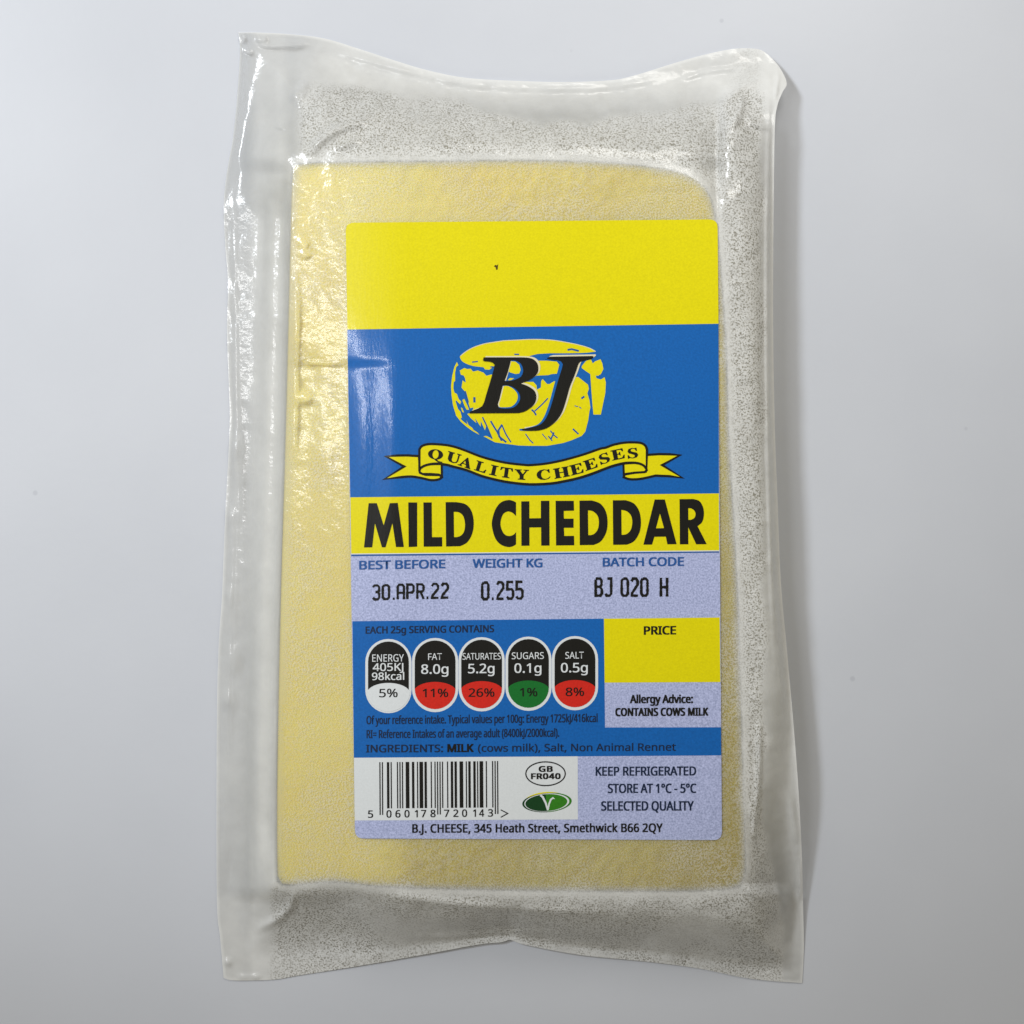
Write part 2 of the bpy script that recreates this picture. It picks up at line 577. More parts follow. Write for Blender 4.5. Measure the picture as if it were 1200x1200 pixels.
# cheese: rounded slab following the traced outline
def build_cheese():
    P = resample(CHS + [CHS[0]], 221)[:-1]
    T = np.roll(P, -1, 0) - np.roll(P, 1, 0)
    T /= np.linalg.norm(T, axis=1)[:, None]
    Nn = np.c_[-T[:, 1], T[:, 0]]          # inward for this winding
    if not inside(np.array([P[0, 0] + Nn[0, 0] * 3]), np.array([P[0, 1] + Nn[0, 1] * 3]), CHS)[0]:
        Nn = -Nn
    rings = []
    R = 6.0
    base = top_h(P[:, 0], P[:, 1]) - 0.8
    for inset, zf in ((3.0, None), (0.0, None)):
        z = np.full(len(P), 2.5) if inset else np.full(len(P), 6.0)
        rings.append((P + Nn * inset, z))
    rings.append((P + Nn * 0.3, base * 0.5))
    for a in np.linspace(0, 90, 7):
        ar = math.radians(a)
        q = P + Nn * (R * (1 - math.cos(ar)))
        rings.append((q, top_h(q[:, 0], q[:, 1]) - 0.8 - R * (1 - math.sin(ar))))
    c = P.mean(0)
    q0 = P + Nn * R
    for s in np.linspace(0.94, 0.02, 26):
        q = c + (q0 - c) * s
        rings.append((q, top_h(q[:, 0], q[:, 1]) - 0.8))
    verts, faces = [], []
    n = len(P)
    for q, z in rings:
        for (x, y), zz in zip(q, z):
            verts.append(world(x, y, zz))
    for r in range(len(rings) - 1):
        for i in range(n):
            j = (i + 1) % n
            faces.append((r * n + i, r * n + j, (r + 1) * n + j, (r + 1) * n + i))
    faces.append(tuple(range(n))[::-1])
    faces.append(tuple((len(rings) - 1) * n + i for i in range(n)))
    me = bpy.data.meshes.new('cheese_block')
    me.from_pydata(verts, [], faces)
    bm = bmesh.new()
    bm.from_mesh(me)
    bmesh.ops.recalc_face_normals(bm, faces=bm.faces)
    for f in bm.faces:
        f.smooth = True
    bm.to_mesh(me)
    bm.free()
    me.materials.append(mat_cheese())
    return link('cheese_block', me, pack)


build_cheese()

# front film
X, Y = coons(300, 480)
dO = seg_dist(X, Y, OUTLINE)
dO[0, :] = dO[-1, :] = 0
dO[:, 0] = dO[:, -1] = 0
Z, dC = film_h(X, Y, dO)
PANEL = [(345, 112), (370, 95), (440, 104), (560, 124), (640, 142), (720, 137), (800, 120), (870, 107), (893, 112),
         (897, 400), (898, 700), (897, 880), (899, 1000), (925, 1085), (915, 1160), (760, 1140), (600, 1108),
         (430, 1140), (318, 1155), (314, 1070), (322, 1030), (332, 700), (346, 200)]
sd = signed(X, Y, PANEL) + 6 * vnoise(X, Y, 30, 11)
panel = sstep(-5, 9, sd)
on = sstep(3.5, 0.0, dC)                     # pressed on the cheese
patch = sstep(-0.35, 0.45, vnoise(X, Y, 42, 12) + 0.5 * vnoise(X, Y, 17, 13))
bottom = sstep(1036, 1050, Y)
right = sstep(842, 872, X) * (1 - on)
grain = panel * (0.8 + 0.2 * patch)
grain = grain * (1 - on * 0.88)
grain = grain * (1 - 0.45 * bottom * sstep(1060, 1090, Y) * (1 - patch) * sstep(380, 460, X))
grain = grain + 0.35 * right * sstep(900, 884, X)
milk = (1 - panel)
top_hem = sstep(150, 95, Y) * sstep(330, 400, X)
haze = 0.33 + 0.0 * X
haze += milk * 0.12
haze += top_hem * milk * 0.40
haze += milk * sstep(286, 306, X) * sstep(345, 325, X) * 0.36       # slope beside the cheese
haze += panel * (1 - on) * 0.46
haze += sstep(1040, 1060, Y) * 0.20
haze += 0.22 * right * sstep(1100, 900, Y)
haze = haze * (1 - on) + on * (0.27 + 0.14 * patch * panel)
haze += 0.36 * np.exp(-((dC - 4) / 10.0) ** 2) * panel * (1 - on)
haze += 0.16 * sstep(300, 275, X) * sstep(180, 420, Y) - 0.20 * sstep(345, 320, X) * sstep(330, 120, Y)
sc_d = -signed(X, Y, CHS)                                            # the film bridges softly over the cheese's rim
rim = np.exp(-((sc_d - 1.5) / 7.0) ** 2)
haze += 0.34 * rim * sstep(330, 350, X)
grain = grain * (1 - 0.8 * rim)
haze += 0.05 * vnoise(X, Y, 50, 14)
haze += 0.22 * sstep(4, 0, dO)                                       # the welded rim
fm = grid_mesh('front_film', X, Y, Z, {'haze': np.clip(haze, 0.05, 0.9), 'grain': np.clip(grain, 0, 1),
                                         'pits': 0.9 * on * panel * (1 - 0.7 * rim)})
fm.materials.append(mat_film('pouch_film', True))
film = link('front_film', fm, pack)

# back film
Xb, Yb = coons(120, 200)
dOb = seg_dist(Xb, Yb, OUTLINE)
dOb[0, :] = dOb[-1, :] = 0
dOb[:, 0] = dOb[:, -1] = 0
Zb = 0.6 + (lift(Xb, Yb) - 0.9) * (1 - sstep(0, 34, dOb))
bmh = grid_mesh('back_film', Xb, Yb, Zb, {'haze': np.full(Xb.shape, 0.18), 'grain': np.zeros(Xb.shape)})
bmh.materials.append(mat_film('pouch_back_film', False))
link('back_film', bmh, pack)


# ------------------------------------------------------------------ the label and its print
GX = sorted(set([x for x in range(400, 500, 6)] + [x for x in range(500, 860, 24)]))
GY = list(range(240, 400, 24)) + list(range(400, 440, 4)) + list(range(440, 1000, 24))


FONT = None
try:                                   # Blender's own bundled sans; its built-in face otherwise
    FONT = bpy.data.fonts.load(bpy.utils.system_resource('DATAFILES', path='fonts') + '/NotoSansHebrew-Regular.woff2')
except Exception:
    FONT = None


def _cap():
    cu = bpy.data.curves.new('line', 'FONT')
    cu.body = 'H'
    if FONT:
        cu.font = FONT
    ob = bpy.data.objects.new('line', cu)
    COL.objects.link(ob)
    ev = ob.evaluated_get(bpy.context.evaluated_depsgraph_get())
    h = max(v.co.y for v in ev.to_mesh().vertices)
    ev.to_mesh_clear()
    bpy.data.objects.remove(ob)
    bpy.data.curves.remove(cu)
    return h


CAP = _cap()


class Print:
    """one printed piece: flat shapes in picture coordinates laid on the curved label, layer by layer"""

    def __init__(self, name, parent, base=1):
        self.name, self.parent, self.base = name, parent, base
        self.v, self.f, self.m, self.l, self.mats = [], [], [], [], []

    def mat(self, key):
        if key not in self.mats:
            self.mats.append(key)
        return self.mats.index(key)

    def add(self, verts, faces, key, layer=0):
        o = len(self.v)
        self.v += [(x, y, layer) for x, y in verts]
        k = self.mat(key)
        for f in faces:
            self.f.append(tuple(i + o for i in f))
            self.m.append(k)

    def poly(self, loops, key, layer=0):
        """filled outline; further loops are holes"""
        if not isinstance(loops[0][0], (tuple, list, np.ndarray)):
            loops = [loops]
        cu = bpy.data.curves.new('outline', 'CURVE')
        cu.dimensions = '2D'
        cu.fill_mode = 'BOTH'
        for lp in loops:
            sp = cu.splines.new('POLY')
            sp.points.add(len(lp) - 1)
            for i, p in enumerate(lp):
                sp.points[i].co = (p[0] / 100, p[1] / 100, 0, 1)
            sp.use_cyclic_u = True
        self.take(cu, key, layer, lambda x, y: (x * 100, y * 100))

    def take(self, cu, key, layer, fn):
        ob = bpy.data.objects.new('outline', cu)
        COL.objects.link(ob)
        dg = bpy.context.evaluated_depsgraph_get()
        ev = ob.evaluated_get(dg)
        me = ev.to_mesh()
        vs = [fn(v.co.x, v.co.y) for v in me.vertices]
        fs = [tuple(p.vertices) for p in me.polygons]
        ev.to_mesh_clear()
        bpy.data.objects.remove(ob)
        bpy.data.curves.remove(cu)
        self.add(vs, fs, key, layer)

    def stroke(self, pts, width, key, layer=0, closed=False):
        P = [np.array(p, float) for p in pts]
        n = len(P)
        W = width if isinstance(width, (list, tuple)) else [width] * n
        vs, fs = [], []
        for i in range(n):
            a = P[i - 1] if (i > 0 or closed) else None
            b = P[(i + 1) % n] if (i < n - 1 or closed) else None
            d1 = (P[i] - a) if a is not None else (b - P[i])
            d2 = (b - P[i]) if b is not None else d1
            d1 = d1 / (np.linalg.norm(d1) + 1e-9)
            d2 = d2 / (np.linalg.norm(d2) + 1e-9)
            t = d1 + d2
            t = t / (np.linalg.norm(t) + 1e-9)
            nn = np.array([-t[1], t[0]])
            c = max(0.45, abs(nn @ np.array([-d1[1], d1[0]])))
            vs += [tuple(P[i] + nn * W[i] / 2 / c), tuple(P[i] - nn * W[i] / 2 / c)]
        for i in range(n if closed else n - 1):
            j = (i + 1) % n
            fs.append((2 * i, 2 * i + 1, 2 * j + 1, 2 * j))
        self.add(vs, fs, key, layer)

    def text(self, body, x0, x1, y0, y1, cap, key, layer=0, bold=0.015, space=1.0, word=1.0):
        """a line of print from x0 to x1, its baseline from y0 to y1"""
        cu = bpy.data.curves.new('line', 'FONT')
        cu.body = body
        if FONT:
            cu.font = FONT
        cu.space_character = space
        cu.space_word = word
        cu.resolution_u = 4
        ob = bpy.data.objects.new('line', cu)
        COL.objects.link(ob)
        dg = bpy.context.evaluated_depsgraph_get()
        ev = ob.evaluated_get(dg)
        me = ev.to_mesh()
        co = np.array([v.co[:2] for v in me.vertices])
        fs = [tuple(p.vertices) for p in me.polygons]
        ev.to_mesh_clear()
        bpy.data.objects.remove(ob)
        bpy.data.curves.remove(cu)
        lo, hi = co[:, 0].min(), co[:, 0].max()
        sx = (x1 - x0) / (hi - lo)
        sy = cap / CAP
        px = x0 + (co[:, 0] - lo) * sx
        by = y0 + (y1 - y0) * (px - x0) / (x1 - x0)
        py = by - co[:, 1] * sy
        b = bold * cap * 1.9             # heavier weights: the line struck again a hair to each side
        hits = [(0, 0)] if b < 0.05 else [(-b, -b * .5), (b, -b * .5), (-b, b * .5), (b, b * .5)]
        if b > 0.22:
            hits.append((0, 0))
        for i, (dx, dy) in enumerate(hits):
            self.add(list(zip((px + dx).tolist(), (py + dy).tolist())), fs, key, layer + 0.22 * i)

    def build(self):
        bm = bmesh.new()
        lay = bm.verts.layers.float.new('lay')
        for x, y, l in self.v:
            v = bm.verts.new((x, y, 0))
            v[lay] = l
        bm.verts.ensure_lookup_table()
        for f, m in zip(self.f, self.m):
            try:
                fc = bm.faces.new([bm.verts[i] for i in f])
                fc.material_index = m
            except ValueError:
                pass
        xs = [v.co.x for v in bm.verts]
        ys = [v.co.y for v in bm.verts]
        for g, ax, lo, hi in ((GX, 0, min(xs), max(xs)), (GY, 1, min(ys), max(ys))):
            for c in g:
                if lo < c < hi:
                    no = (1, 0, 0) if ax == 0 else (0, 1, 0)
                    pt = (c, 0, 0) if ax == 0 else (0, c, 0)
                    bmesh.ops.bisect_plane(bm, geom=bm.verts[:] + bm.edges[:] + bm.faces[:], plane_co=pt,
                                           plane_no=no, dist=1e-4)
        for v in bm.verts:
            z = float(top_h(v.co.x, v.co.y)) + 1.9 + 0.14 * (self.base + v[lay])
            v.co = Vector(world(v.co.x, v.co.y, z))
        bmesh.ops.recalc_face_normals(bm, faces=bm.faces)
        for f in bm.faces:
            f.normal_update()
            if f.normal.z < 0:
                f.normal_flip()
            f.smooth = True
        me = bpy.data.meshes.new(self.name)
        bm.to_mesh(me)
        bm.free()
        for k in self.mats:
            me.materials.append(M[k])
        return link(self.name, me, self.parent)


def edge_l(y):
    return float(np.interp(y, [258, 386, 584, 648, 728, 888, 984], [405, 407, 410.5, 411.5, 413, 414.5, 416]))


def edge_r(y):
    return float(np.interp(y, [257, 378, 578, 720, 885, 984], [841, 842, 842.5, 843.2, 845, 846]))


def rounded(pts, r, n=6):
    out = []
    m = len(pts)
    for i in range(m):
        p, a, b = (np.array(pts[k % m], float) for k in (i, i - 1, i + 1))
        u, v = (a - p) / np.linalg.norm(a - p), (b - p) / np.linalg.norm(b - p)
        s, e = p + u * r, p + v * r
        for k in range(n + 1):
            t = k / n
            out.append(tuple((1 - t) ** 2 * s + 2 * t * (1 - t) * p + t * t * e))
    return out


lab = Print('paper_label', pack, 0)
side_l = [(edge_l(y), y) for y in (500, 700, 850)]
side_r = [(edge_r(y), y) for y in (850, 700, 500)]
outline = rounded([(405, 261), (841, 257), (846, 984.5), (416, 982.5)], 10)
lab.poly(outline, 'lavender')
label = lab.build()


def band(yl0, yr0, yl1, yr1, xl=None, xr=None, inset=0.0):
    a = (xl if xl is not None else edge_l(yl0) + inset)
    b = (xr if xr is not None else edge_r(yr0) - inset)
    c = (xr if xr is not None else edge_r(yr1) - inset)
    d = (xl if xl is not None else edge_l(yl1) + inset)
    L = lambda x, l, r: l + (r - l) * (x - 410) / (843 - 410)
    return [(a, L(a, yl0, yr0)), (b, L(b, yl0, yr0)), (c, L(c, yl1, yr1)), (d, L(d, yl1, yr1))]


# colour fields
p = Print('yellow_band', label, 1)
top = rounded([(405, 261), (841, 257), (842, 379.4), (407, 386.2)], 10)
# keep the two upper corners round, the lower two square
p.poly(top[:14] + [(842, 379.4), (407, 386.2)], 'yellow')
p.add([(581.6 + dx, 312.5 + dy) for dx, dy in ((-3, -0.5), (-1, -2.2), (0.6, -1.4), (2.2, -3.2), (1.8, 0.4), (1.6, 3.4),
                                              (-0.2, 3.8), (-0.8, 0.8))], [(0, 1, 2, 3, 4, 5, 6, 7)], 'speck', 1)
p.build()
p = Print('blue_field', label, 1)
p.poly(band(386.2, 379.4, 582.8, 578.2), 'blue')
p.build()
p = Print('name_band', label, 1)
p.poly(band(582.8, 578.2, 648.8, 645.0), 'yellow')
p.poly(band(648.8, 645.0, 649.8, 646.0), 'white')
p.poly(band(649.8, 646.0, 651.8, 647.6), 'navy')
p.build()
p = Print('nutrition_field', label, 1)
L0 = lambda x: 728.0 + (723.6 - 728.0) * (x - 413) / 430
p.poly([(413, 728), (707.5, L0(707.5)), (709, 852.5), (845, 852.3), (845.2, 885.2), (414.7, 888.0)], 'blue')
p.build()
p = Print('price_box', label, 1)
p.poly([(707.8, L0(707.8)), (843.4, 723.6), (844.2, 799.3), (708.5, 800.0)], 'yellow')
p.text('PRICE', 755, 791.8, 743.6, 743.2, 9.4, 'black', 1, 0.034)
p.build()
p = Print('white_box', label, 1)
p.poly([(414.8, 888.0), (677, 886.3), (677.2, 960.3), (415.7, 961.5)], 'white')
p.build()


# ---- product name
def sc_(pts, ox, oy, k):
    return [(ox + x / k, oy + y / k) for x, y in pts]


A1 = lambda pts: sc_(pts, 410, 575, 5.4545)
A2 = lambda pts: sc_(pts, 620, 570, 5.2174)
p = Print('product_name', label, 3)
p.poly(A1([(120, 80), (172, 80), (216, 222), (255, 80), (306, 78), (345, 360), (295, 360), (272, 208), (228, 362),
           (205, 362), (160, 208), (143, 362), (90, 363)]), 'black')
p.poly(A1([(373, 75), (430, 75), (430, 358), (376, 360)]), 'black')
p.poly(A1([(470, 75), (523, 75), (525, 297), (590, 297), (590, 357), (472, 358)]), 'black')


def bow(a, arc, b):
    return [a] + catmull(arc, 5) + [b]


p.poly([A1([(612, 73)] + catmull([(680, 73), (740, 87), (778, 132), (792, 205), (782, 275), (750, 330), (705, 355)], 5)
           + [(615, 357)]),
        A1([(664, 135)] + catmull([(675, 135), (700, 140), (724, 162), (736, 210), (730, 260), (708, 288), (680, 297)], 5)
           + [(666, 297)])], 'black')
p.poly(A1(catmull([(1062, 75), (1040, 64), (1010, 60), (965, 75), (930, 120), (909, 190), (910, 240), (930, 305),
                   (965, 345), (1010, 360), (1040, 356), (1062, 343)], 4)
          + catmull([(1062, 265), (1045, 282), (1015, 290), (985, 275), (966, 235), (964, 195), (980, 150), (1010, 133),
                     (1040, 142), (1062, 163)], 4)), 'black')
p.poly([(610.8, 587.5), (620.3, 587.4), (620.4, 607.4), (633.8, 607.2), (633.8, 586.9), (643.8, 586.8), (644, 639.3),
        (634.2, 639.4), (634.1, 618), (620.4, 618.1), (620.5, 639.5), (611, 639.6)], 'black')
p.poly(A2([(162, 88), (273, 88), (275, 148), (212, 150), (213, 197), (272, 197), (272, 253), (213, 253), (215, 303),
           (275, 302), (276, 360), (165, 361)]), 'black')
for ox, oy in ((0, 0), (204, -2)):
    q = lambda pts: A2([(x + ox, y + oy) for x, y in pts])
    p.poly([q([(308, 87)] + catmull([(385, 86), (435, 105), (468, 150), (480, 215), (472, 280), (440, 335), (395, 358)], 5)
              + [(310, 359)]),
            q([(360, 146)] + catmull([(372, 147), (395, 155), (418, 178), (427, 215), (420, 262), (398, 290), (375, 298)], 5)
              + [(362, 298)])], 'black')
p.poly([A2([(768, 80), (830, 80), (902, 353), (846, 354), (836, 307), (766, 308), (752, 356), (699, 356)]),
        A2([(800, 165), (825, 255), (776, 256)])], 'black')
p.poly([A2([(920, 78)] + catmull([(1005, 77), (1042, 90), (1064, 128), (1069, 175), (1058, 218), (1030, 243)], 5)
           + [(1086, 353), (1022, 354), (973, 250), (974, 354), (922, 354)]),
        A2([(973, 133)] + catmull([(990, 134), (1010, 147), (1018, 170), (1010, 193), (990, 204)], 4) + [(974, 205)])],
       'black')
p.build()

# ---- the wheel of cheese with the two initials
Ca = lambda pts: sc_(pts, 520, 390, 12)
Cb = lambda pts: sc_(pts, 620, 390, 12)
Cc = lambda pts: sc_(pts, 520, 440, 12)
Cd = lambda pts: sc_(pts, 620, 440, 12)
p = Print('wheel_emblem', label, 2)
p.poly(catmull(Ca([(1050, 97), (850, 113), (700, 135), (560, 160), (400, 215), (300, 275), (238, 318), (230, 350),
                   (260, 400), (330, 440), (420, 468), (520, 480)]), 3)[:-1]
       + Ca([(560, 485), (580, 515), (640, 520), (720, 460), (900, 420), (1100, 380)])
       + Cb([(20, 322), (120, 298), (300, 288), (540, 288), (700, 285), (820, 280), (940, 265)])
       + catmull(Cb([(940, 265), (850, 218), (700, 173), (530, 138), (350, 108), (170, 96), (0, 95), (-70, 96)]), 3)[1:-1],
       'yellow')
p.stroke(catmull(Ca([(235, 325), (300, 272), (400, 212), (560, 157), (700, 132), (850, 110)]), 3)
         + catmull(Cb([(0, 92), (170, 93), (350, 105), (530, 135), (700, 170), (850, 215), (935, 262)]), 3), 0.8, 'cream', 1)
body = (Ca([(225, 530), (290, 495), (330, 510), (380, 505), (410, 545), (480, 530), (560, 560), (600, 605), (670, 585),
            (800, 640), (1000, 690)])
        + Cb([(0, 690), (60, 690), (105, 740), (110, 800), (165, 770), (170, 680), (190, 650), (255, 720), (290, 720), (345, 685),
              (500, 640), (690, 620), (830, 730), (840, 790), (820, 850), (850, 950), (862, 1050)])
        + Cd([(850, 500), (830, 640), (790, 790), (740, 850), (600, 910), (480, 950), (250, 990), (0, 990)])
        + Cc([(1050, 985), (900, 965), (720, 940), (560, 855), (600, 850), (640, 870), (690, 890), (600, 700), (580, 770),
              (520, 640), (520, 720), (440, 600), (460, 670), (380, 600), (330, 540), (400, 520), (420, 450), (370, 460),
              (345, 380), (300, 230), (250, 170), (265, 70), (310, 100)])
        + Ca([(300, 640), (280, 600), (240, 590)]))
p.poly(body, 'yellow')
p.poly(Ca([(185, 410), (205, 455), (175, 480), (160, 560), (160, 680), (140, 690), (135, 780), (150, 840), (185, 860),
           (210, 930), (245, 970), (230, 1005), (175, 950), (165, 960), (200, 1070), (235, 1110), (255, 1190)])
       + Cc([(235, 610), (290, 660), (335, 690), (322, 630), (350, 700), (400, 735), (420, 768), (470, 798), (500, 835),
             (400, 778), (320, 720), (240, 650), (170, 560)])
       + Ca([(170, 1150), (130, 1020), (110, 880), (102, 750), (120, 600), (150, 480)]), 'yellow')
p.poly(Ca([(262, 945), (290, 930), (345, 1050), (355, 1085), (320, 1080), (285, 1010)]), 'yellow')
p.poly(Ca([(240, 1050), (262, 1060), (285, 1120), (262, 1115)]), 'yellow')
p.poly(Cb([(740, 470), (800, 395), (870, 372), (895, 430), (930, 400), (1005, 372), (1030, 430), (1045, 510), (1010, 580),
           (970, 605), (935, 600), (950, 640), (1010, 657), (1062, 625), (1080, 700), (1072, 850), (1040, 1000), (1010, 1150),
           (905, 1150), (890, 1000), (875, 800), (860, 580), (800, 540), (740, 495)]), 'yellow')
p.poly(Cb([(120, 392), (250, 392), (390, 405), (425, 450), (392, 575), (320, 580), (270, 595), (60, 605)]), 'yellow')
# ink strokes on the wheel
for q, wd in ((Cc([(660, 640), (700, 710), (750, 790), (815, 920)]), 2.0), (Cc([(820, 690), (770, 770), (780, 860), (880, 940)]), 2.2),
              (Cc([(820, 700), (870, 820), (945, 940)]), 1.6), (Cc([(545, 585), (600, 700), (680, 890)]), 1.6),
              (Cc([(1150, 820), (1210, 910), (1260, 955)]), 1.3), (Cc([(300, 220), (345, 380)]), 1.8),
              (Cd([(185, 820), (250, 900)]), 1.0), (Cd([(270, 850), (325, 920)]), 1.4), (Cd([(300, 775), (350, 840), (400, 880)]), 1.4),
              (Cd([(350, 800), (310, 890)]), 1.8), (Cd([(615, 750), (695, 825)]), 1.8), (Cd([(735, 325), (778, 295)]), 2.2),
              (Cd([(640, 425), (690, 440)]), 1.0), (Cd([(705, 440), (735, 465)]), 1.0), (Cd([(265, 320), (180, 410), (80, 500)]), 1.5),
              (Cd([(35, 480), (70, 510), (100, 560)]), 1.9), (Ca([(430, 905), (432, 980)]), 2.6), (Ca([(398, 412), (480, 403)]), 1.5),
              (Ca([(992, 303), (1060, 303)]), 1.6), (Cb([(540, 240), (600, 230), (700, 255)]), 2.2), (Ca([(655, 480), (700, 478)]), 1.4)):
    p.stroke(q, wd, 'navy', 1)
B_OUT = (Ca([(560, 345), (1080, 345)]) + catmull(Cb([(-80, 346), (0, 352), (65, 375), (115, 430), (130, 500), (115, 570), (60, 625), (0, 662),
                                                      (-60, 690), (-115, 712)]), 3)
         + catmull(Cb([(-110, 716), (-50, 735), (10, 765), (65, 805), (97, 865), (97, 945), (62, 1015), (0, 1068), (-70, 1108), (-150, 1128)]), 3)
         + Ca([(360, 1132), (370, 1106), (480, 1066), (540, 1030), (570, 970), (600, 860), (640, 730), (690, 560), (710, 490),
               (715, 450), (690, 420), (640, 405), (570, 400), (553, 388)]))
B_UP = catmull(Ca([(945, 388), (1010, 392), (1080, 430), (1113, 500), (1113, 560), (1080, 620), (1010, 655), (950, 672), (856, 680)]), 3) \
    + Ca([(900, 560), (930, 450)])
B_LO = catmull(Ca([(832, 738), (900, 740), (980, 770), (1048, 830), (1075, 900), (1060, 970), (1005, 1035), (940, 1060), (850, 1065)]), 3) \
    + Ca([(775, 1055), (760, 1010), (785, 930)])
J_OUT = (Cb([(250, 352), (300, 336), (900, 326), (905, 342), (870, 370), (780, 385)])
         + catmull(Cb([(715, 410), (690, 450), (660, 540), (620, 645)]) + Cd([(570, 170), (520, 350), (470, 500), (420, 590), (350, 668),
                                                                            (250, 738), (130, 773), (0, 777)]), 3)
         + Cc([(1110, 772), (1098, 752), (1195, 740)])
         + catmull(Cd([(0, 736), (100, 712), (180, 672), (240, 595), (290, 480), (340, 320), (380, 170), (420, 30)])
                   + Cb([(462, 500), (474, 440)]), 3) + Cb([(450, 402), (400, 386), (300, 376), (255, 364)]))
mv = lambda pts, dx, dy: [(x + dx, y + dy) for x, y in pts]
p.poly(mv(B_OUT, 2.4, -1.4), 'cream', 3)
p.poly(mv(J_OUT, 3.0, -1.9), 'cream', 3)
p.poly(mv(J_OUT, -3.2, 0.2), 'blue', 4)
cut = lambda pts: pts
p.poly(B_UP, 'blue', 4)
p.poly(B_LO, 'blue', 4)
p.poly(Ca([(950, 400), (1010, 405), (1062, 450), (1082, 520), (1062, 572), (1010, 580), (930, 556), (915, 545)]), 'yellow', 5)
p.poly(Ca([(900, 665), (930, 635), (990, 640), (940, 668)]), 'yellow', 5)
p.poly(catmull(Ca([(845, 748), (900, 748), (970, 782), (1025, 840), (1042, 900), (1025, 965), (980, 1018), (920, 1045), (800, 1048)]), 3)
       + Ca([(780, 1040), (770, 1005), (800, 920)]), 'yellow', 5)
p.stroke(Ca([(942, 395), (900, 560), (868, 672)]), 1.5, 'cream', 6)
p.stroke(Ca([(838, 748), (795, 920), (768, 1005), (782, 1042)]), 1.3, 'cream', 6)
p.poly([B_OUT, B_UP, B_LO], 'black', 7)
p.poly(J_OUT, 'black', 7)
p.build()

# ---- ribbon
Re = lambda pts: sc_(pts, 440, 510, 12)
Rf = lambda pts: sc_(pts, 530, 510, 12)
Rg = lambda pts: sc_(pts, 620, 510, 12)
Rh = lambda pts: sc_(pts, 710, 510, 12)
p = Print('ribbon_banner', label, 2)
tailL = Re([(150, 300), (300, 286), (450, 284), (612, 294), (630, 530), (700, 556), (900, 560), (935, 585)]) \
    + catmull(Re([(935, 590), (885, 622), (780, 632), (650, 603), (500, 580), (350, 590)]), 3) + Re([(125, 617), (405, 440)])
p.poly(tailL, 'yellow', 0)
p.stroke(tailL, 2.8, 'black', 1, True)
foldL = catmull(Re([(620, 490), (660, 440), (740, 412), (930, 405)]), 3) + Re([(933, 578), (890, 553), (780, 545), (660, 545), (622, 522)])
p.poly(foldL, 'yellow', 2)
p.stroke(foldL, 2.5, 'black', 3, True)
tailR = Rh([(575, 277), (750, 266), (900, 268), (1040, 282), (790, 420), (1075, 598), (900, 576)]) \
    + catmull(Rh([(700, 568), (560, 600), (450, 618), (330, 618), (250, 590)]), 3) + Rh([(262, 552), (400, 528), (560, 512)])
p.poly(tailR, 'yellow', 0)
p.stroke(tailR, 2.8, 'black', 1, True)
foldR = Rh([(247, 400)]) + catmull(Rh([(400, 390), (490, 405), (545, 440), (575, 490)]), 3) + Rh([(545, 518), (400, 527), (252, 548)])
p.poly(foldR, 'yellow', 2)
p.stroke(foldR, 2.5, 'black', 3, True)
main = (catmull(Re([(618, 200), (650, 155), (740, 126), (880, 128), (1020, 143)]) + Rf([(60, 172), (200, 222), (400, 300), (600, 356), (800, 395),
                                                                                      (1000, 416)])
                + Rg([(0, 421), (200, 405), (400, 370), (600, 320), (800, 260), (1000, 190)]) + Rh([(0, 175), (100, 137), (250, 106), (400, 101),
                                                                                                     (500, 112), (556, 150), (577, 205)]), 3)
        + catmull(Rh([(570, 475), (530, 425), (450, 393), (350, 386), (240, 395), (100, 430), (0, 465)]) + Rg([(900, 535), (700, 600), (500, 645),
                                                                                                            (300, 678), (0, 690)])
                  + Rf([(800, 661), (600, 622), (400, 568), (200, 490), (0, 437)]) + Re([(1000, 415), (880, 400), (780, 405), (680, 432), (618, 475)]), 3))
p.poly(main, 'yellow', 4)
p.stroke(main, 2.8, 'black', 5, True)


